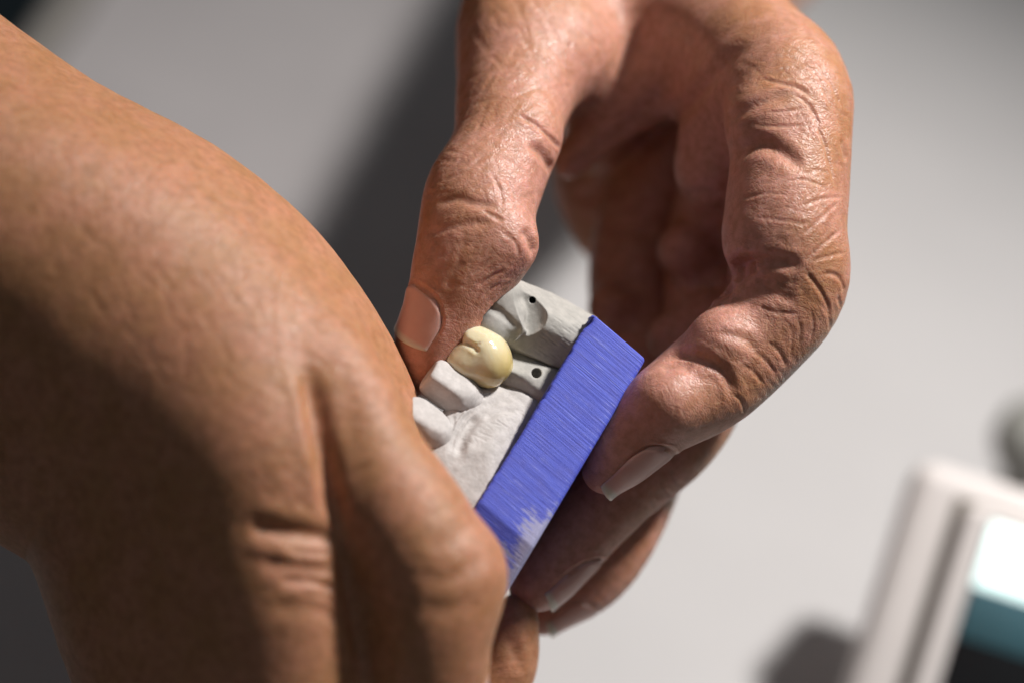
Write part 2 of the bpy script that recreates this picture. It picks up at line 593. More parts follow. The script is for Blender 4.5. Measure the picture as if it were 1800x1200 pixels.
def limb_coords(p, limbs):
    """length along and distance round the nearest limb, mm"""
    best = np.full(len(p), 1e9); out = np.zeros((len(p), 3), np.float32)
    for li, limb in enumerate(limbs):
        q = np.array(catmull(limb, 3)); L = 0.0
        for a, b in zip(q[:-1], q[1:]):
            ba = b[:3] - a[:3]; l = np.linalg.norm(ba)
            t = np.clip((p - a[:3]) @ ba / (l * l), 0, 1)
            r = a[3] + t * (b[3] - a[3])
            d = p - a[:3] - t[:, None] * ba
            e = np.linalg.norm(d, axis=1) - r
            m = e < best
            best[m] = e[m]
            tz = np.array([0, 0, 1.0]); x = np.cross(ba / l, tz); x /= np.linalg.norm(x) + 1e-9
            z = np.cross(x, ba / l)
            ang = np.arctan2(d[m] @ x, d[m] @ z)
            # along-length uses the unclamped parameter so that the pattern stays continuous
            out[m, 0] = L + ((p[m] - a[:3]) @ ba) / l
            out[m, 1] = ang * r[m]
            out[m, 2] = li * 50
            L += l
    return out

def C(px, py, z, r):
    p = P(px, py, z)
    return (p.x, p.y, p.z, RP(r, z))

# ------------------------------------------------------------------ setting: table and floor
def world_box(name, lo, hi, mat, parent=None, bevel=0.0):
    bm = bmesh.new()
    bmesh.ops.create_cube(bm, size=1)
    for v in bm.verts:
        v.co = Vector([lo[i] + (v.co[i] + 0.5) * (hi[i] - lo[i]) for i in range(3)])
    if bevel:
        bmesh.ops.bevel(bm, geom=bm.edges[:], offset=bevel, segments=4, profile=0.5, affect='EDGES')
    me = bpy.data.meshes.new(name)
    bm.to_mesh(me); bm.free()
    me.materials.append(mat)
    me.polygons.foreach_set('use_smooth', [True] * len(me.polygons))
    return link(bpy.data.objects.new(name, me), parent)

def ray_table(px, py, h=0.0):
    d = (P(px, py, 0) - EYE)
    t = (-TABLE_H + h - n_t.dot(EYE)) / n_t.dot(d)
    return W(EYE + d * t)

# far left edge of the table, from two points on it
e0, e1 = ray_table(70, 0), ray_table(5, 92)
ed = (e1 - e0); ed.z = 0; ed.normalize()
en = Vector((-ed.y, ed.x, 0))
if (W((0, 0, 0)) - e0).dot(en) < 0:
    en = -en                                     # en points into the table
b0, b1 = ray_table(163, 0), ray_table(105, 118)
band = max(0.004, (b0 - e0).dot(en))
def table_slab(name, off0, off1, top, bottom, mat, parent=None, rnd=0.0):
    bm = bmesh.new()
    prof = [(off0, bottom), (off1, bottom), (off1, top), (off0 + rnd, top)] if rnd == 0 else \
           [(off0, bottom), (off1, bottom), (off1, top)] + [(off0 + rnd - rnd * math.sin(a), top - rnd + rnd * math.cos(a)) for a in [i * math.pi / 16 for i in range(9)]]
    rings = []
    for s in (-1.2, 1.6):
        rings.append([bm.verts.new(Vector((e0.x, e0.y, 0)) + ed * s + en * o + Vector((0, 0, z))) for o, z in prof])
    k = len(prof)
    for i in range(k):
        bm.faces.new((rings[0][i], rings[0][(i + 1) % k], rings[1][(i + 1) % k], rings[1][i]))
    bm.faces.new(rings[0][::-1]); bm.faces.new(rings[1])
    bmesh.ops.recalc_face_normals(bm, faces=bm.faces[:])
    me = bpy.data.meshes.new(name); bm.to_mesh(me); bm.free()
    me.materials.append(mat)
    return link(bpy.data.objects.new(name, me), parent)
tb = table_slab('tabletop', band + 0.0006, 1.6, 0.0, -0.03, M['table'])
tag(tb, kind='structure')
eb = table_slab('edge_band', 0.0, band, 0.0, -0.03, M['table_edge'], tb, rnd=0.004)
# added pale sheet standing in for stronger light here; edge hidden behind thumb
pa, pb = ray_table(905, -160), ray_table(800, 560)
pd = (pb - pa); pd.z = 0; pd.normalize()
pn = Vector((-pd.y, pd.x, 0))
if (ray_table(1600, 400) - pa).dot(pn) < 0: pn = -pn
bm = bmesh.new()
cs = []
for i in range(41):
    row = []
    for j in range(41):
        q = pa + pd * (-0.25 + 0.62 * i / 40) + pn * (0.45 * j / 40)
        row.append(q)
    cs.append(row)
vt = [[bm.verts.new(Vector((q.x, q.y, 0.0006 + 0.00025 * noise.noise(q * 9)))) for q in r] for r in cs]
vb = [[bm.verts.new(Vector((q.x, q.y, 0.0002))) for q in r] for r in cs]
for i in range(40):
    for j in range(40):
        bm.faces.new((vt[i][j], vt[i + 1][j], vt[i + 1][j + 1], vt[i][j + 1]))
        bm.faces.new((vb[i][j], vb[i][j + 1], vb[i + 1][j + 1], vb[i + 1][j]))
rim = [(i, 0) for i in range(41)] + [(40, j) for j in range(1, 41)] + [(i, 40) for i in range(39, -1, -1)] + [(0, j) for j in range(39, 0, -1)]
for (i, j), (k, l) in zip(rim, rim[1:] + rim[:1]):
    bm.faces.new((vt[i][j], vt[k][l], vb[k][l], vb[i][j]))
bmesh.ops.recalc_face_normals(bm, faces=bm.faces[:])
me = bpy.data.meshes.new('added_pale_sheet'); bm.to_mesh(me); bm.free(); me.materials.append(M['added_sheet'])
added_sheet = link(bpy.data.objects.new('added_pale_sheet', me))
tag(added_sheet, 'plain white sheet added to brighten the right of the table beneath the curled fingers', 'added_sheet')
fl = world_box('floor', (-4, -4, -0.78), (4, 4, -0.75), M['floor'])
tag(fl, kind='structure')

# ------------------------------------------------------------------ dental model: base
T0, T1 = P(1040, 549, -0.5), P(841, 878, 8.4)
B0 = P(1133, 628, 0.1)
v_ax = (T1 - T0).normalized()
u_ax = (T0 - B0).normalized(); HB = 9.0
w_ax = u_ax.cross(v_ax).normalized()
if w_ax.z < 0: w_ax = -w_ax
def LOC(a, b, c):                                 # along the arch, towards viewer, up
    return T0 + v_ax * a + w_ax * b + u_ax * c
def to_loc(p):
    d = Vector(p) - T0
    return d.dot(v_ax), d.dot(w_ax), d.dot(u_ax)
LA = (T1 - T0).length
# outline (a, b): face A along b=0, then the block turns away
outline = [(0.0, 0.0), (LA, 0.0), (LA + 20.0, -8.2), (LA + 20.5, -16.0), (LA - 4, -17.5), (2.0, -14.5), (-0.6, -9.0)]

def base_mesh():
    ol = [np.array(p) for p in outline]
    pts2, lens = [], []
    m = len(ol)
    for i in range(m):                            # rounded corners, dense sides
        p0, p1, p2 = ol[i - 1], ol[i], ol[(i + 1) % m]
        d0 = (p0 - p1) / np.linalg.norm(p0 - p1); d1 = (p2 - p1) / np.linalg.norm(p2 - p1)
        rr = 0.35
        a, b = p1 + d0 * rr, p1 + d1 * rr
        for t in np.linspace(0, 1, 5):
            pts2.append((1 - t) ** 2 * a + 2 * t * (1 - t) * p1 + t * t * b)
        L = np.linalg.norm(p2 - p1) - 2 * rr
        k = max(2, int(L / 0.09))
        for t in np.linspace(0, 1, k)[1:-1]:
            pts2.append(b + d1 * t * L)
    pts2 = np.array(pts2)
    nx = np.roll(pts2, -1, 0) - np.roll(pts2, 1, 0)
    nrm2 = np.stack([nx[:, 1], -nx[:, 0]], 1); nrm2 /= np.linalg.norm(nrm2, axis=1, keepdims=True)
    cen = pts2.mean(0)
    if ((pts2 - cen) * nrm2).sum() < 0: nrm2 = -nrm2
    arc = np.concatenate([[0], np.cumsum(np.linalg.norm(np.diff(pts2, axis=0), axis=1))])
    hs = [(-HB, 0.45), (-HB + 0.1, 0.2), (-HB + 0.35, 0.02)] + [(-HB + 0.35 + (HB - 0.8) * i / 14, 0.0) for i in range(1, 14)] + [(-0.42, 0.0), (-0.18, 0.06), (-0.05, 0.2), (0.0, 0.42)]
    V, F, A = [], [], []
    N = len(pts2)
    for hi_, (hh, ins) in enumerate(hs):
        f = (hh + HB) / HB
        for i in range(N):
            jag = (noise.noise(Vector((arc[i] * 0.9, 3.1, 0))) * 0.22 + noise.noise(Vector((arc[i] * 3.2, 9.1, 0))) * 0.07 - 0.1) * f ** 3
            if arc[i] < 5: jag -= 0.9 * max(0, 1 - abs(arc[i] - 1.0) / 1.8) * f ** 3 * 0.6
            sag = 0.9 * math.sin(max(0, min(1, arc[i] / LA)) * math.pi) * f ** 4 * -0.25
            gro = (noise.noise(Vector((arc[i] * 4.5, hh * 0.08, 7))) * 0.02 + noise.noise(Vector((arc[i] * 11, hh * 0.5, 2))) * 0.006)
            p = pts2[i] + nrm2[i] * (gro - ins)
            V.append(LOC(p[0], p[1], hh + jag + sag))
            a = arc[i]
            wear = 0.0
            wear += 1.05 * math.exp(-((a - LA + 1.2) / 3.4) ** 2 - ((hh + HB - 0.9) / 2.8) ** 2)
            wear += 0.9 * math.exp(-((a - LA - 6.0) / 5.0) ** 2 - ((hh + HB - 0.4) / 1.6) ** 2)
            wear += 0.7 * math.exp(-((a - LA - 3.0) / 1.2) ** 2 - ((hh + HB - 3.6) / 2.0) ** 2)
            wear += 0.62 * math.exp(-((hh + 0.12) / 0.22) ** 2) * (0.3 + 0.7 * max(0, min(1, a / LA))) 
            wear += 0.25 * math.exp(-((a - LA + 4.0) / 1.5) ** 2 - ((hh + HB - 4.0) / 1.6) ** 2)
            wear += 0.42 * math.exp(-((hh + HB - 0.25) / 0.55) ** 2)
            A.append((a, hh, wear))
    for j in range(len(hs) - 1):
        for i in range(N):
            i2 = (i + 1) % N
            F.append((j * N + i, j * N + i2, (j + 1) * N + i2, (j + 1) * N + i))
    F.append(list(range(N))[::-1])
    F.append([(len(hs) - 1) * N + i for i in range(N)])
    return V, F, A

dental = link(bpy.data.objects.new('dental_model', None))
dental.empty_display_size = 0.01
tag(dental, 'plaster dental model with grey and white stumps on a scratched blue base', 'dental model')
V, F, A = base_mesh()
base = mesh_obj('base', V, F, M['blue'], dental)
at = base.data.attributes.new('cut', 'FLOAT_VECTOR', 'POINT')
at.data.foreach_set('vector', np.array(A, np.float32).ravel())
bmx = bmesh.new(); bmx.from_mesh(base.data)
bmesh.ops.recalc_face_normals(bmx, faces=bmx.faces[:]); bmx.to_mesh(base.data); bmx.free()

# convex hull planes of the base (flesh gives way to it)
def base_planes(grow=0.0):
    pl = []
    m = len(outline)
    cen = np.mean(np.array(outline), axis=0)
    for i in range(m):
        p, q = np.array(outline[i]), np.array(outline[(i + 1) % m])
        d = q - p; nn = np.array([d[1], -d[0]]); nn /= np.linalg.norm(nn)
        if nn @ (p - cen) < 0: nn = -nn
        w3 = v_ax * nn[0] + w_ax * nn[1]
        pl.append((np.array(LOC(p[0], p[1], 0)) + np.array(w3) * grow, np.array(w3)))
    pl.append((np.array(LOC(0, 0, 0)) + np.array(u_ax) * grow, np.array(u_ax)))
    pl.append((np.array(LOC(0, 0, -HB)) - np.array(u_ax) * grow, -np.array(u_ax)))
    return pl

# ------------------------------------------------------------------ dental model: stones and teeth
def local_axes():
    uo = (u_ax - v_ax * u_ax.dot(v_ax)).normalized()
    return [tuple(uo), tuple(v_ax), tuple(w_ax)]
AX = local_axes()
DLO, DHI = (-20, -25, -22), (12, 12, 12)

def unit(v): return tuple(Vector(v).normalized())

def finish(field, name, mat, lump=(0.5, 0.08), parent=dental, strokes=None):
    p, q = field.mesh()
    if lump:
        p = lumps(p, normals(p, q), lump[0], lump[1], 3.0)
        p = lumps(p, normals(p, q), lump[0] * 4, lump[1] * 0.35, 8.0)
    if strokes:
        p, _ = apply_strokes(p, q, strokes, bvh_of(p, q))
    return mesh_obj(name, p, q, mat, parent), p, q

# molar stump next to the crown
def stump_one():
    f = Field((-6, -4, -14), (11, 11, 6), 0.11)
    a0, a1 = P(1012, 608, -6.2), P(876, 544, -3.6)
    ax_ = (a1 - a0).normalized()
    f.chain([(*a0, 4.5), (*(a0 + (a1 - a0) * 0.5), 4.85), (*a1, 4.4)], k=0.1, n=3)
    for e_, dist in (((0.45, 0.75, 0.5), 4.05), ((-0.1, -0.45, 0.9), 4.15), ((-0.3, -0.9, 0.3), 4.2)):
        e_ = Vector(e_); nn = (e_ - ax_ * e_.dot(ax_)).normalized()
        f.planes([(np.array(a0 + nn * dist), -np.array(nn))], k=0.25, mode='cut')
    # occlusal end: flattened, with two rounded cusps and the groove between them
    f.planes([(np.array(a1 + ax_ * 2.0), -np.array(ax_))], k=0.8, mode='cut')
    # spoon shaped cut across the side
    side = Vector((0.10, -0.1, 1)).normalized()
    f.ellipsoid(P(929, 537, 1.5), [tuple(Vector((0.25, 0.95, 0)).normalized()), tuple(Vector((0.95, -0.25, 0)).normalized()), (0, 0, 1)], (5.0, 3.3, 3.5), 0.06, 'cut', clip=(P(907, 542, 0), (0.94, 0.345, 0.0)))
    f.ellipsoid(P(866, 573, -1.2), AX, (2.3, 2.6, 2.4), 0.9)
    f.ellipsoid(P(888, 520, -1.6), AX, (1.9, 2.4, 2.2), 0.7)
    f.chain([(*P(858, 540, 1.3), 0.35), (*P(890, 556, 1.4), 0.55), (*P(905, 575, 0.6), 0.3)], k=0.5, mode='cut')
    f.ellipsoid(P(892, 553, -1.5), AX, (2.3, 2.6, 2.0), 0.5)
    f.chain([(*P(856, 538, 0.7), 0.4), (*P(880, 550, 1.0), 0.42), (*P(902, 572, 0.5), 0.25)], k=0.6, mode='cut')
    # sharp ridge left along the cut
    f.chain([(*P(891, 499, -1.3), 0.5), (*P(905, 538, -0.5), 0.36), (*P(921, 582, -0.7), 0.36)], k=0.5)
    f.chain([(*P(921, 582, -0.3), 0.22), (*P(905, 600, -0.5), 0.12)], k=0.3)
    # pin hole
    f.chain([(*P(935, 529, 6), 0.42), (*P(936, 527, -6), 0.42)], k=0.15, mode='cut')
    rng = random.Random(8)
    St = []
    for i in range(26):
        t, o_ = rng.uniform(0, 0.75), rng.uniform(-48, 48)
        x, y = 955 + 45 * t - 0.57 * o_, 572 + 31 * t + 0.82 * o_
        St.append(([(x, y), (x + 0.82 * 22, y + 0.57 * 22)], 0.12, rng.uniform(0.02, 0.06)))
    return finish(f, 'molar_stump', M['die_stone'], (0.6, 0.05), strokes=St)
stump_one()

# prepared die that carries the crown
def stump_two():
    f = Field((-6, -12, -16), (9, 2, 6), 0.11)
    a0, a1 = P(978, 712, -4.2), P(882, 648, -2.6)
    f.chain([(*a0, 3.4), (*a1, 2.9)], k=0.1, n=2)
    f.chain([(*P(905, 645, -3.6), 1.6), (*P(965, 672, -3.6), 2.0)], k=0.8, n=2)
    for pt, nn in ((P(930, 643, -1.7), (0.25, 0.75, 0.6)), (P(920, 690, -1.2), (-0.25, -0.5, 0.83))):
        f.planes([(np.array(pt), -np.array(Vector(nn).normalized()))], k=0.25, mode='cut')
    f.chain([(*P(941, 655, 6), 0.62), (*P(943, 656, -3.0), 0.62)], k=0.25, mode='cut')
    return finish(f, 'die', M['die_stone'], (0.7, 0.06))
stump_two()

def white_part():
    f = Field((-22, -24, -16), (6, 0, 10), 0.14)
    # gum block
    f.chain([(*P(905, 735, -3.4), 4.2), (*P(852, 790, -0.2), 5.0), (*P(790, 900, 4.0), 5.6), (*P(740, 1000, 7.0), 5.6)], k=0.5, n=4)
    f.chain([(*P(870, 700, -1.8), 1.9), (*P(832, 712, 0.0), 2.2), (*P(798, 755, 2.0), 2.5), (*P(765, 830, 4.5), 3.0)], k=1.2, n=4)
    f.chain([(*P(905, 700, -2.6), 1.8), (*P(925, 725, -3.4), 2.2)], k=0.8, n=2)
    # trimmed side wall, parallel to the blue face
    pl = LOC(0, -0.9, 0)
    f.planes([(np.array(pl), -np.array(w_ax))], k=0.15, mode='cut')
    pl2 = P(838, 735, 2.2)
    rng = random.Random(5)
    St = [([(846, 728), (826, 745), (812, 772), (803, 806)], 0.6, 0.7), ([(838, 716), (816, 736), (800, 766), (790, 800)], 0.5, 0.45), ([(850, 735), (880, 722), (910, 722)], 0.5, 0.2),
          ([(816, 700), (812, 722), (797, 745)], 0.3, 0.3), ([(826, 706), (818, 728), (806, 748)], 0.25, 0.25),
          ([(800, 728), (796, 752), (786, 772)], 0.35, 0.4), ([(838, 690), (852, 696), (868, 690)], 0.3, 0.2)]
    for i in range(22):
        t = rng.random()
        x, y = 808 + 100 * t, 775 - 62 * t
        St.append(([(x, y), (x + rng.uniform(6, 30), y + rng.uniform(4, 18))], 0.14, rng.uniform(0.02, 0.06)))
    return finish(f, 'gum', M['white_plaster'], (0.7, 0.08), strokes=St)
white_part()

def tooth(name, pts, k=0.6, cuts=(), lump=(0.5, 0.06), flats=()):
    arr = np.array(pts)
    lo = (arr[:, :3] - arr[:, 3:4]).min(0) - 2; hi = (arr[:, :3] + arr[:, 3:4]).max(0) + 2
    f = Field(lo, hi, 0.11)
    f.chain(pts, k=0.2, n=5)
    for c in cuts:
        f.chain(c, k=0.5, mode='cut')
    for pt, nn in flats:                          # worn flat: remove what lies beyond
        nn = np.array(Vector(nn).normalized())
        f.planes([(np.array(pt), -nn)], k=0.5, mode='cut')
    return finish(f, name, M['white_plaster'], lump)
tooth('tooth', [C(770, 668, 2.6, 37), C(798, 688, 2.2, 37), C(824, 700, 1.0, 27)], flats=[(P(756, 652, 2.6), (-0.75, 0.55, 0.15)), (P(785, 690, 4.6), (-0.35, -0.55, 0.75)), (P(800, 664, 3.6), (0.45, 0.6, 0.65))])
tooth('tooth', [C(735, 730, 6.0, 34), C(757, 752, 5.2, 35), C(772, 775, 4.2, 24)], flats=[(P(765, 740, 7.0), (0.5, 0.6, 0.6))])

# ------------------------------------------------------------------ crown
def crown():
    f = Field((-13, -9, -12), (3, 6, 8), 0.10)
    c = P(848, 630, 0.2)
    f.ellipsoid(P(852, 630, 0.2), AX, (3.3, 3.35, 3.4), 0.2)
    f.ellipsoid(P(838, 606, 0.6), AX, (3.0, 2.15, 2.5), 1.3)
    f.ellipsoid(P(815, 637, 0.4), AX, (2.4, 2.45, 2.6), 1.4)
    f.ellipsoid(P(830, 622, -2.6), AX, (3.4, 3.2, 2.4), 1.2)
    f.ellipsoid(P(866, 645, 0.4), AX, (2.0, 2.3, 2.6), 1.5)
    f.planes([(np.array(P(813, 598, 1)), (1.0, -0.12, 0)), (np.array(P(811, 602, 1)), (0.15, -1.0, 0))], k=0.7, mode='cut')
    f.chain([(*P(806, 596, 3.6), 0.6), (*P(822, 605, 3.5), 0.35), (*P(836, 611, 4.2), 0.2)], k=0.8, mode='cut')
    p, q = f.mesh()
    p = lumps(p, normals(p, q), 0.45, 0.12, 1.0)
    p, _ = apply_strokes(p, q, [([(812, 600), (829, 607), (843, 620)], 0.32, 0.28), ([(829, 607), (846, 603)], 0.28, 0.14)], bvh_of(p, q))
    o = mesh_obj('ceramic_crown', p, q, M['ceramic'])
    h = (p - np.array(P(848, 630, 0))) @ np.array(u_ax)
    cerv = np.clip((-h - 0.3) / 3.2, 0, 1)
    set_attr(o, 'cervical', cerv)
    return o
cr = crown()
tag(cr, 'glossy yellowish ceramic crown sitting between the plaster stumps', 'dental crown')

def nail_geometry(bvh, c, tip, face, s0, s1, free, half_deg, r_guess, lift=0.16, shrink=0.0):
    """plate wrapped round a finger tip. c: point on the finger axis, tip: direction to the tip,
    face: direction the nail looks; s0..s1 covered length, free: length beyond the flesh"""
    c = Vector(c); t = Vector(tip).normalized(); n = Vector(face); n = (n - t * n.dot(t)).normalized(); b = t.cross(n)
    NS, NT = 22, 19
    ss = np.linspace(s0, s1 + free, NS)
    th = np.radians(np.linspace(-half_deg, half_deg, NT))
    rho = np.zeros((NS, NT))
    for i, s in enumerate(ss):
        for j, a in enumerate(th):
            d = n * math.cos(a) + b * math.sin(a)
            o = c + t * min(s, s1)
            h = bvh.ray_cast(o + d * 25, -d, 25)
            rho[i, j] = r_guess if h[0] is None else min((h[0] - o).length, r_guess * 1.7)
    # smooth into an even arch
    for _ in range(14):
        r2 = np.pad(rho, 1, mode='edge')
        rho = (r2[:-2, 1:-1] + r2[2:, 1:-1] + r2[1:-1, :-2] + r2[1:-1, 2:] + 2 * rho) / 6
    V, fe = [], []
    for lay in (0, 1):
        for i, s in enumerate(ss):
            u = (s - s0) / (s1 + free - s0)
            for j, a in enumerate(th):
                e = abs(a) / math.radians(half_deg)
                # rounded cuticle end and slightly rounded free edge
                s_ = s + (1 - u) * 1.7 * e ** 2.5 - u * 0.55 * e ** 2
                aa = a * (0.80 + 0.2 * math.sin(min(1, u * 2.2) * math.pi / 2)) * (1 - 0.1 * u)
                d = n * math.cos(aa) + b * math.sin(aa)
                sink = 0.35 * max(0, 1 - u / 0.10) + 0.3 * max(0, (e - 0.8) / 0.2) * (1 - u)
                rr = rho[i, j] + lift - sink - (0.32 if lay else 0)
                over = max(0, s - s1)
                V.append(c + t * s_ + d * (rr - shrink * over))
                fe.append(min(1, max(0, (s_ - s1 + 0.25) / 0.5)))
    F = []
    K = NS * NT
    for i in range(NS - 1):
        for j in range(NT - 1):
            a = i * NT + j
            F.append((a, a + 1, a + NT + 1, a + NT)); F.append((K + a, K + a + NT, K + a + NT + 1, K + a + 1))
    for j in range(NT - 1):
        for i in (0, NS - 1):
            a = i * NT + j
            F.append((a, K + a, K + a + 1, a + 1))
    for i in range(NS - 1):
        for j in (0, NT - 1):
            a = i * NT + j
            F.append((a, a + NT, K + a + NT, K + a))
    kmax = int(np.searchsorted(ss, s1 - 0.6))
    border = [V[i * NT] for i in range(kmax, -1, -1)] + [V[j] for j in range(1, NT)] + [V[i * NT + NT - 1] for i in range(1, kmax + 1)]
    return V, F, fe, [np.array(v) for v in border]

def make_nails(geoms, parent):
    for V, F, fe, _ in geoms:
        o = mesh_obj('fingernail', V, F, M['nail'], parent)
        set_attr(o, 'free_edge', fe)
        bm = bmesh.new(); bm.from_mesh(o.data); bmesh.ops.recalc_face_normals(bm, faces=bm.faces[:]); bm.to_mesh(o.data); bm.free()

def nail_folds(p, q, fl, geoms):
    n = normals(p, q)
    for _, _, _, border in geoms:
        res = crease(p, n, border, 0.30, 0.22, 0.45)
        if res:
            p[res[0]] += res[1][:, None] * n[res[0]]
            fl[res[0]] = np.maximum(fl[res[0]], res[2])
    return p, fl

# ------------------------------------------------------------------ upper hand
def build_upper_hand():
    f = Field((-20, -44, -218), (92, 138, 16), 0.44)
    # forearm, wrist and palm
    f.chain([C(1820, -1000, -330, 330), C(1610, -640, -255, 285), C(1385, -300, -180, 226), C(1200, -20, -120, 175), C(1130, 60, -70, 190)], k=1, n=5)
    f.chain([C(1040, 0, -56, 190), C(1160, 70, -48, 150), C(1230, 130, -44, 130)], k=8)
    f.chain([C(1050, 100, -50, 125), C(1110, 210, -54, 130), C(1072, 310, -54, 100)], k=6)
    f.chain([C(1150, 0, -34, 140), C(1280, 90, -24, 112), C(1370, 150, -14, 105)], k=8)
    f.chain([C(1150, 100, -52, 120), C(1130, 260, -56, 120), C(1110, 400, -56, 90)], k=6)
    # thumb
    thumb = [C(1040, -130, -60, 170), C(935, 45, -26, 128), C(908, 160, -16, 106), C(884, 262, -9, 92), C(844, 358, -4, 101),
             C(826, 450, -2, 97), C(792, 535, -2, 78), C(760, 598, -2.5, 66), C(748, 640, -4.0, 52)]
    f.chain(thumb, k=6,
            bumps=[C(778, 628, -5.5, 58), C(985, 90, -22, 90), C(932, 235, -8, 40), C(895, 430, 1, 45)], kb=4.0)
    # web between thumb and palm
    f.chain([C(1000, 285, -28, 30), C(1090, 205, -26, 42), C(1190, 140, -24, 52), C(1300, 105, -18, 55)], k=5)
    f.chain([C(1000, 150, -34, 70), C(1060, 225, -42, 66)], k=6)
    # index finger
    idx = [C(1215, 15, -30, 115), C(1365, 140, -11, 114), C(1390, 250, -6, 106), C(1380, 400, -3, 109), C(1392, 498, -3, 99),
           C(1325, 598, -3, 90), C(1240, 673, -2, 90), C(1152, 732, -1, 76), C(1092, 795, -1, 60), C(1068, 825, -1, 44)]
    f.chain(idx, k=2.0, bumps=[C(1345, 215, -4, 66), C(1335, 415, -1, 58), C(1270, 600, 1, 55), C(1170, 700, 2, 58)], kb=2.5)
    f.chain([C(1268, 290, -20, 82), C(1300, 200, -18, 90)], k=5)
    # middle finger
    mid = [C(1335, 170, -26, 95), C(1288, 290, -29, 86), C(1262, 420, -34, 88), C(1256, 540, -32, 88), C(1238, 670, -20, 80), C(1185, 775, -16, 74),
           C(1085, 850, -14, 80), C(1008, 935, -13, 76), C(955, 1006, -12, 60), C(938, 1030, -12, 44)]
    f.chain(mid, k=0.9, bumps=[C(1208, 440, -29, 52), C(1185, 600, -25, 50)], kb=2.0)
    f.chain([C(1370, 230, -24, 95), C(1375, 400, -21, 95), C(1372, 510, -19, 92), C(1315, 610, -17, 84)], k=3.0)  # extra flesh added behind the index to block light into the loop
    # ring finger
    f.chain([C(1240, 230, -42, 85), C(1150, 345, -44, 86), C(1116, 470, -43, 80), C(1118, 590, -40, 80), C(1150, 720, -33, 78), C(1110, 890, -26, 70), C(1050, 1005, -23, 58), C(978, 1062, -22, 46), C(956, 1080, -22, 36)], k=0.9,
            bumps=[C(1075, 540, -36, 44)], kb=2.0)
    # flesh gives way to the block, the stump and the crown
    f.planes(base_planes(0.05), k=0.5, mode='cut', lo=(-20, -44, -40), hi=(25, 12, 16))
    a0, a1 = P(1012, 612, -6.2), P(850, 540, -3.2)
    f.chain([(*a0, 4.7), (*a1, 4.5)], k=0.6, mode='cut')
    f.ellipsoid(P(848, 632, 0.0), AX, (3.5, 3.5, 3.5), 0.5, 'cut')
    p, q = f.mesh()
    p, q = subdivide(p, q)
    nrm = normals(p, q)
    p = lumps(p, nrm, 0.11, 0.4, 4.0)
    p = lumps(p, nrm, 0.3, 0.06, 14.0)
    bvh = bvh_of(p, q)
    S = []
    # palm and index base
    S += [([(1130, 262), (1180, 210), (1215, 180), (1245, 142), (1275, 108), (1300, 90), (1328, 86)], 1.5, 1.0),
          ([(1335, 138), (1372, 147), (1405, 156), (1428, 172)], 0.5, 0.35),
          ([(1262, 222), (1300, 200), (1340, 181), (1392, 164)], 0.9, 0.6),
          ([(1392, 164), (1418, 182), (1434, 205), (1445, 228)], 0.45, 0.3),
          ([(1345, 199), (1385, 196), (1422, 190)], 0.4, 0.25),
          ([(1330, 221), (1380, 223), (1425, 219)], 0.4, 0.25),
          ([(1276, 285), (1303, 263), (1340, 254), (1380, 272), (1420, 302)], 1.1, 0.9),
          ([(1404, 308), (1438, 300), (1460, 306)], 0.4, 0.25),
          ([(1378, 322), (1412, 316), (1456, 332)], 0.4, 0.25),
          ([(1420, 186), (1440, 228), (1454, 268), (1462, 302), (1470, 338)], 0.5, 0.3),
          ([(1440, 120), (1462, 150), (1478, 190)], 0.5, 0.25),
          ([(1410, 105), (1440, 140), (1466, 200)], 0.4, 0.2),
          ([(1480, 245), (1488, 285)], 0.8, 0.4)]
    # index: middle joint
    S += [([(1278, 512), (1293, 480), (1315, 463), (1350, 460), (1385, 463), (1414, 474)], 1.0, 1.0), ([(1270, 520), (1284, 492), (1304, 470), (1330, 462)], 1.3, 2.6),
          ([(1410, 472), (1434, 500), (1452, 530), (1461, 562)], 0.5, 0.35),
          ([(1414, 463), (1440, 436), (1478, 404)], 0.45, 0.35),
          ([(1418, 463), (1450, 452), (1487, 444)], 0.45, 0.3),
          ([(1404, 367), (1440, 351), (1482, 346)], 0.4, 0.3),
          ([(1408, 418), (1440, 386), (1476, 354)], 0.45, 0.3),
          ([(1330, 382), (1380, 388), (1430, 396)], 0.4, 0.18),
          ([(1300, 350), (1350, 340), (1400, 345)], 0.4, 0.18),
          ([(1443, 484), (1462, 482), (1478, 492), (1485, 515)], 0.5, 0.35),
          ([(1335, 506), (1370, 519), (1402, 531)], 0.9, 0.35),
          ([(1325, 535), (1360, 548), (1410, 552)], 0.5, 0.25),
          ([(1440, 530), (1456, 556), (1460, 586)], 0.42, 0.2),
          ([(1424, 540), (1430, 574), (1424, 604)], 0.42, 0.2),
          ([(1400, 548), (1407, 580), (1403, 612)], 0.42, 0.2),
          ([(1384, 560), (1392, 592), (1390, 628)], 0.4, 0.18),
          ([(1472, 520), (1480, 545)], 0.5, 0.3)]
    # index: end joint
    S += [([(1163, 629), (1208, 625), (1248, 637), (1276, 662), (1292, 706)], 0.9, 0.75),
          ([(1255, 582), (1280, 588), (1308, 596), (1338, 622)], 0.8, 0.4),
          ([(1300, 640), (1322, 650), (1344, 676)], 0.5, 0.3),
          ([(1318, 612), (1345, 632), (1368, 660)], 0.5, 0.3),
          ([(1345, 596), (1370, 618), (1384, 644)], 0.5, 0.3),
          ([(1276, 690), (1300, 700), (1312, 724)], 0.5, 0.3),
          ([(1240, 655), (1262, 680), (1264, 712)], 0.8, 0.3)]
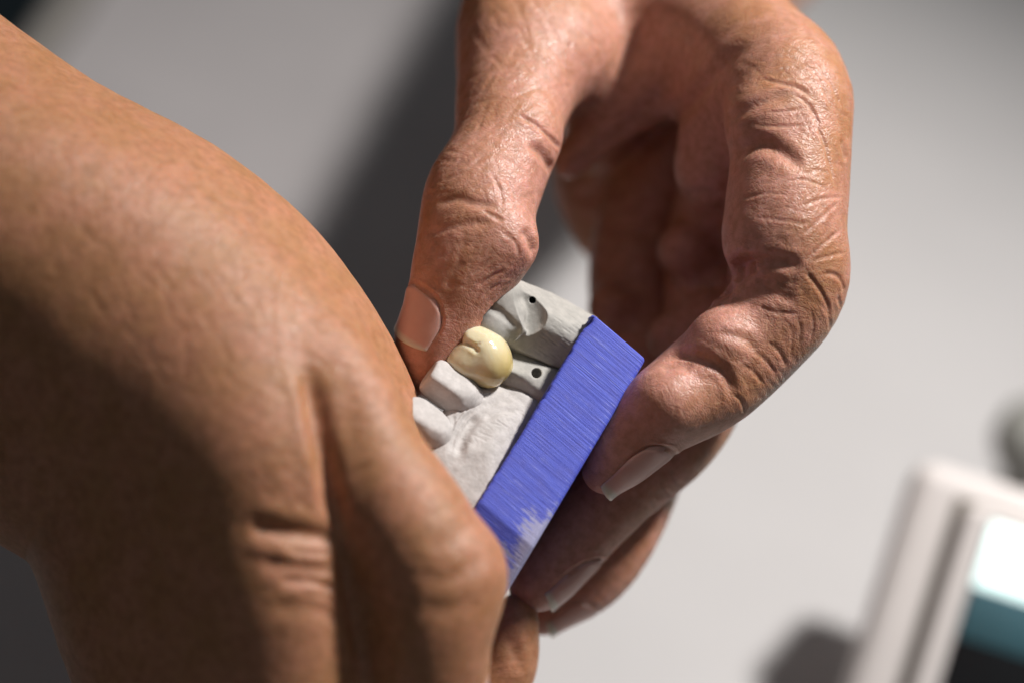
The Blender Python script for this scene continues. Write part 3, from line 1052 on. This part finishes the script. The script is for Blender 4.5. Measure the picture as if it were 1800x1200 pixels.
    # thumb
    S += [([(900, 198), (945, 222), (985, 262)], 0.6, 0.5),
          ([(925, 254), (950, 270), (970, 300)], 0.8, 0.8),
          ([(862, 298), (880, 338), (884, 370)], 0.5, 0.35),
          ([(888, 305), (904, 345), (905, 372)], 0.4, 0.25),
          ([(762, 360), (802, 350), (835, 358), (884, 364)], 0.8, 0.55),
          ([(730, 416), (809, 397), (868, 389)], 0.8, 0.4),
          ([(845, 366), (866, 380), (888, 391)], 0.5, 0.35),
          ([(916, 400), (932, 424), (940, 448)], 0.9, 0.8),
          ([(880, 408), (905, 425), (914, 455)], 0.5, 0.3),
          ([(783, 512), (796, 484), (818, 455)], 0.8, 0.4),
          ([(825, 488), (845, 470), (868, 452)], 0.5, 0.25),
          ([(836, 508), (862, 488), (888, 474)], 0.5, 0.3),
          ([(845, 528), (862, 510), (884, 496)], 0.45, 0.25),
          ([(770, 320), (820, 300), (862, 262)], 0.6, 0.25),
          ([(800, 270), (850, 240), (890, 200)], 0.6, 0.2),
          ([(752, 470), (770, 430), (800, 410)], 0.7, 0.25),
          ([(820, 345), (850, 325), (905, 312)], 0.5, 0.25)]
    # inside of the loop
    S += [([(1200, 520), (1225, 505), (1260, 500), (1290, 515)], 1.2, 0.9),
          ([(1160, 650), (1190, 640), (1220, 650)], 1.0, 0.7),
          ([(1052, 520), (1085, 505), (1130, 505)], 1.2, 0.8),
          ([(1060, 395), (1105, 400), (1160, 410)], 1.2, 0.8),
          ([(1205, 345), (1240, 340), (1280, 350)], 1.0, 0.6),
          ([(985, 300), (1040, 270), (1110, 215), (1180, 150)], 1.4, 0.6),
          ([(1010, 350), (1050, 345), (1100, 330)], 1.2, 0.5)]
    # middle finger
    S += [([(1190, 880), (1172, 862), (1160, 835)], 0.5, 0.3),
          ([(1210, 860), (1190, 845), (1180, 820)], 0.5, 0.3),
          ([(1168, 912), (1150, 885), (1143, 858)], 0.5, 0.3)]
    S = [(q_, w_ * (0.6 if w_ <= 0.6 else 0.85), d_ * (0.55 if w_ <= 0.6 else 0.58)) for q_, w_, d_ in S]
    rng = random.Random(11)
    S += fine_wrinkles(rng, 1415, 330, 60, 110, 10, 60, 55, 0.26, 0.085, 16)
    S += fine_wrinkles(rng, 1420, 360, 60, 130, -62, 60, 60, 0.26, 0.09, 14)
    S += fine_wrinkles(rng, 1430, 170, 55, 70, 50, 40, 60, 0.3, 0.09, 14)
    S += fine_wrinkles(rng, 1300, 120, 90, 50, 15, 24, 60, 0.35, 0.09, 25)
    S += fine_wrinkles(rng, 1390, 560, 75, 50, 70, 40, 60, 0.28, 0.10, 14)
    S += fine_wrinkles(rng, 1330, 640, 60, 60, 55, 34, 55, 0.28, 0.10, 14)
    S += fine_wrinkles(rng, 1330, 520, 60, 40, 12, 26, 45, 0.26, 0.07, 16)
    S += fine_wrinkles(rng, 1180, 890, 50, 50, 55, 24, 45, 0.28, 0.10, 14)
    S += fine_wrinkles(rng, 870, 470, 60, 60, -38, 60, 55, 0.28, 0.10, 12)
    S += fine_wrinkles(rng, 850, 560, 45, 50, -75, 30, 40, 0.25, 0.07, 12)
    S += fine_wrinkles(rng, 800, 440, 55, 60, -65, 36, 60, 0.3, 0.10, 12)
    S += fine_wrinkles(rng, 850, 320, 90, 60, -28, 60, 60, 0.32, 0.12, 18)
    S += fine_wrinkles(rng, 900, 330, 60, 70, 60, 40, 50, 0.3, 0.10, 16)
    S += fine_wrinkles(rng, 890, 180, 90, 90, -40, 50, 70, 0.35, 0.12, 18)
    S += fine_wrinkles(rng, 940, 70, 100, 70, 60, 30, 70, 0.4, 0.12, 18)
    G = [nail_geometry(bvh, P(786, 548, -2), P(745, 628, -3.5) - P(792, 535, -2), (-0.72, 0.05, 0.69), -2.2, 4.4, 0.8, 47, 4.6),
         nail_geometry(bvh, P(1094, 795, -1), P(1068, 825, -1) - P(1150, 735, -1), (0.55, -0.70, 0.40), -4.6, 4.4, 1.1, 55, 4.4),
         nail_geometry(bvh, P(988, 990, -12.5), P(942, 1030, -12) - P(1035, 950, -13), (0.55, -0.70, 0.40), -4.2, 4.0, 1.1, 55, 4.0),
         nail_geometry(bvh, P(982, 1058, -22), P(956, 1080, -22) - P(1050, 1005, -23), (0.55, -0.70, 0.35), -3.6, 2.6, 1.1, 55, 3.6)]
    p, fl = apply_strokes(p, q, S, bvh)
    p, fl = nail_folds(p, q, fl, G)
    o = mesh_obj('hand', p, q, M['skin_old'])
    make_nails(G, o)
    lc = limb_coords(p, [thumb, idx, mid])
    at = o.data.attributes.new('limb', 'FLOAT_VECTOR', 'POINT'); at.data.foreach_set('vector', lc.ravel())
    # pinker finger tips and creases
    tips = [(P(740, 640, -6), 13), (P(1080, 820, 0), 14), (P(950, 1030, -12), 14), (P(960, 1060, -22), 12)]
    nv = normals(p, q)
    to_c = np.array(P(1130, 420, 12)) - p
    dist = np.linalg.norm(to_c, axis=1, keepdims=True)
    palm = np.clip(((nv * to_c / dist).sum(1) - 0.05) / 0.7, 0, 1) * np.clip((60 - dist[:, 0]) / 25, 0, 1)
    flush = np.maximum(0.5 * fl, 0.95 * palm)
    for t, r in tips:
        d = np.linalg.norm(p - np.array(t), axis=1)
        flush = np.maximum(flush, 0.9 * np.exp(-(d / r) ** 2))
    set_attr(o, 'flush', np.clip(flush, 0, 1))
    return o, bvh
hand_u, bvh_u = build_upper_hand()
tag(hand_u, 'wrinkled older hand with bent thumb and curled fingers gripping the blue base from above', 'hand', 'hands holding the dental model')

# ------------------------------------------------------------------ lower hand
def build_lower_hand():
    f = Field((-165, -85, -45), (8, 75, 44), 0.62)
    arm = [C(-1300, -520, -30, 420), C(-600, 10, -8, 375), C(-110, 395, -3, 350), C(165, 600, -1, 388), C(310, 715, 0, 368), C(400, 858, 1, 370), C(460, 1060, 1, 360), C(500, 1300, 2, 300)]
    f.chain(arm, k=1, sz=0.72, n=5)
    f.chain([C(-300, 250, 5, 240), C(40, 425, 9, 240), C(260, 535, 10, 225), C(400, 625, 10, 195), C(470, 740, 10, 155)], k=14, sz=0.9)
    # soft fold beside the thumb
    f.chain([C(420, 690, 17, 110), C(462, 800, 21, 108), C(484, 920, 21, 102), C(506, 1060, 21, 98), C(530, 1260, 19, 90)], k=13)
    f.chain([C(250, 700, 8, 170), C(340, 850, 10, 170), C(400, 1050, 10, 160), C(430, 1280, 8, 150)], k=14)
    f.chain([C(540, 650, 18.5, 74), C(575, 830, 19.5, 78), C(600, 960, 19.5, 78), C(640, 1200, 17.5, 78)], k=3)
    # thumb, pointing down the picture
    thumb = [C(430, 520, 6, 110), C(530, 605, 14, 102), C(602, 698, 19, 93), C(648, 806, 21, 100), C(718, 928, 22, 116), C(762, 1025, 22, 118),
             C(760, 1120, 22, 104), C(752, 1230, 19, 100), C(748, 1330, 15, 86)]
    f.chain(thumb, k=2.2, bumps=[C(806, 1003, 22, 77)], kb=3)
    # finger under the block
    f.chain([C(560, 1300, -14, 110), C(760, 1290, -14, 80), C(872, 1190, -12, 62), C(902, 1105, -11, 46), C(906, 1076, -11, 36)], k=1.0)
    f.planes(base_planes(0.05), k=0.5, mode='cut', lo=(-20, -50, -40), hi=(8, 12, 40))
    p, q = f.mesh()
    p, q = subdivide(p, q)
    nrm = normals(p, q)
    p = lumps(p, nrm, 0.06, 0.35, 2.0)
    p = lumps(p, nrm, 0.3, 0.04, 12.0)
    bvh = bvh_of(p, q)
    S = [([(538, 636), (552, 715), (573, 820), (590, 900), (598, 945)], 1.2, 1.0),
         ([(598, 945), (612, 1030), (630, 1120), (645, 1215)], 1.1, 0.7),
         ([(430, 922), (520, 938), (594, 946)], 1.2, 0.8),
         ([(500, 962), (545, 971), (586, 969)], 0.7, 0.26),
         ([(450, 985), (530, 998), (590, 1001)], 1.0, 0.38),
         ([(485, 1022), (535, 1020), (595, 1036)], 0.8, 0.42),
         ([(520, 1044), (560, 1047), (598, 1060)], 0.6, 0.2),
         ([(470, 1075), (540, 1066), (604, 1088)], 1.1, 0.22),
         ([(740, 960), (790, 950), (850, 900)], 1.2, 0.15),
         ([(720, 1010), (790, 1015), (860, 975)], 1.2, 0.18),
         ([(735, 1060), (790, 1070), (850, 1050)], 1.2, 0.18),
         ([(880, 1110), (900, 1135), (918, 1180)], 0.9, 0.22)]
    rng = random.Random(4)
    S += fine_wrinkles(rng, 380, 480, 230, 190, 62, 110, 70, 0.45, 0.085, 14)
    S += fine_wrinkles(rng, 160, 330, 160, 150, 70, 50, 60, 0.45, 0.065, 14)
    S += fine_wrinkles(rng, 560, 560, 90, 90, 40, 50, 60, 0.45, 0.104, 20)
    S += fine_wrinkles(rng, 660, 760, 60, 120, -20, 40, 55, 0.45, 0.091, 20)
    S += fine_wrinkles(rng, 780, 970, 80, 90, -15, 50, 60, 0.45, 0.098, 18)
    S += fine_wrinkles(rng, 500, 800, 70, 120, 40, 40, 60, 0.45, 0.091, 20)
    S += fine_wrinkles(rng, 530, 1010, 60, 90, 5, 40, 70, 0.45, 0.104, 10)
    G = [nail_geometry(bvh, P(754, 1215, 19), P(748, 1330, 15) - P(758, 1150, 21), (0.95, -0.1, 0.10), -4.2, 6.5, 1.5, 50, 7.0)]
    p, fl = apply_strokes(p, q, S, bvh)
    p, fl = nail_folds(p, q, fl, G)
    o = mesh_obj('hand', p, q, M['skin_tan'])
    make_nails(G, o)
    lc = limb_coords(p, [arm, thumb])
    at = o.data.attributes.new('limb', 'FLOAT_VECTOR', 'POINT'); at.data.foreach_set('vector', lc.ravel())
    set_attr(o, 'flush', np.clip(0.4 * fl, 0, 1))
    return o, bvh
hand_l, bvh_l = build_lower_hand()
tag(hand_l, 'smooth tanned hand and forearm steadying the lower end of the blue base, thumb foremost', 'hand', 'hands holding the dental model')

# ------------------------------------------------------------------ blurred things on the table
def local_frame(o, ex, ey, ez):
    m = Matrix((ex, ey, ez)).transposed()
    return m

def device():
    """upright unit with a lit screen; built in its own frame: x right, y up its face, z out of the face (mm)"""
    org = P(1631, 798, -97)
    ey = Vector((0.315, 0.945, -0.10)).normalized()
    ez = Vector((-0.10, 0.10, 1.0)); ez = (ez - ey * ez.dot(ey)).normalized()
    ex = ey.cross(ez)
    def D(x, y, z): return org + ex * x + ey * y + ez * z
    h = (n_t.dot(org) + TABLE_H) / n_t.dot(ey)          # down to the table
    root = link(bpy.data.objects.new('display_unit', None))
    root.empty_display_size = 0.01
    tag(root, 'white desktop unit with a glowing screen standing behind the hands', 'display unit')
    def rbox(name, x0, x1, y0, y1, z0, z1, mat, bev, parent, segs=5):
        bm = bmesh.new(); bmesh.ops.create_cube(bm, size=1)
        for v in bm.verts:
            v.co = Vector((x0 + (v.co.x + .5) * (x1 - x0), y0 + (v.co.y + .5) * (y1 - y0), z0 + (v.co.z + .5) * (z1 - z0)))
        if bev:
            bmesh.ops.bevel(bm, geom=bm.edges[:], offset=bev, segments=segs, profile=0.5, affect='EDGES')
        for v in bm.verts: v.co = W(D(*v.co))
        me = bpy.data.meshes.new(name); bm.to_mesh(me); bm.free(); me.materials.append(mat)
        me.polygons.foreach_set('use_smooth', [True] * len(me.polygons))
        return link(bpy.data.objects.new(name, me), parent)
    w = 62
    rbox('case', -1.5, w, -h, 0, -26, -3.2, M['case'], 4.0, root)
    rbox('gasket', 6.5, w - 2, -h + 1.5, -4.5, -4.5, -2.3, M['groove'], 0.6, root)
    rbox('bezel', 8.0, w - 4, -h + 2.5, -5.0, -5.0, 0.6, M['case'], 2.0, root)
    sc = rbox('screen', 12.2, w - 10, -h + 8, -6.6, -1.0, 0.9, M['black'], 0.3, root, 2)
    rbox('lit_panel', 12.6, w - 10.4, -17.4, -7.0, 0.5, 1.15, M['glow'], 0.1, sc, 1)
    rbox('lower_panel', 12.6, w - 10.4, -25.6, -17.6, 0.5, 1.12, M['teal'], 0.1, sc, 1)
device()

def lathe_world(name, base, prof, mat, parent=None, n=40):
    V, F = [], []
    for r, z in prof:
        for i in range(n):
            a = 2 * math.pi * i / n
            V.append((base.x + r * math.cos(a), base.y + r * math.sin(a), base.z + z))
    for j in range(len(prof) - 1):
        for i in range(n):
            F.append((j * n + i, j * n + (i + 1) % n, (j + 1) * n + (i + 1) % n, (j + 1) * n + i))
    F.append(list(range(n))[::-1]); F.append([(len(prof) - 1) * n + i for i in range(n)])
    me = bpy.data.meshes.new(name); me.from_pydata(V, [], F); me.materials.append(mat)
    me.polygons.foreach_set('use_smooth', [True] * len(me.polygons)); me.update()
    return link(bpy.data.objects.new(name, me), parent)

def small_props():
    # round grey knob behind the unit
    c2 = P(1836, 765, -150)
    b2 = W(c2 - n_t * (n_t.dot(c2) + TABLE_H))
    h2 = W(P(1836, 705, -150)).z
    root = link(bpy.data.objects.new('knob_post', None)); root.empty_display_size = 0.01
    tag(root, 'rounded grey metal knob on a post behind the white unit', 'knob')
    lathe_world('post', b2, [(0.004, 0), (0.004, h2 - 0.009)], M['grey_part'], root)
    lathe_world('knob', b2, [(0.003, h2 - 0.011), (0.0075, h2 - 0.010), (0.0085, h2 - 0.007), (0.008, h2 - 0.003), (0.006, h2 - 0.0008), (0.002, h2)], M['grey_part'], root)
small_props()

print('scene built')
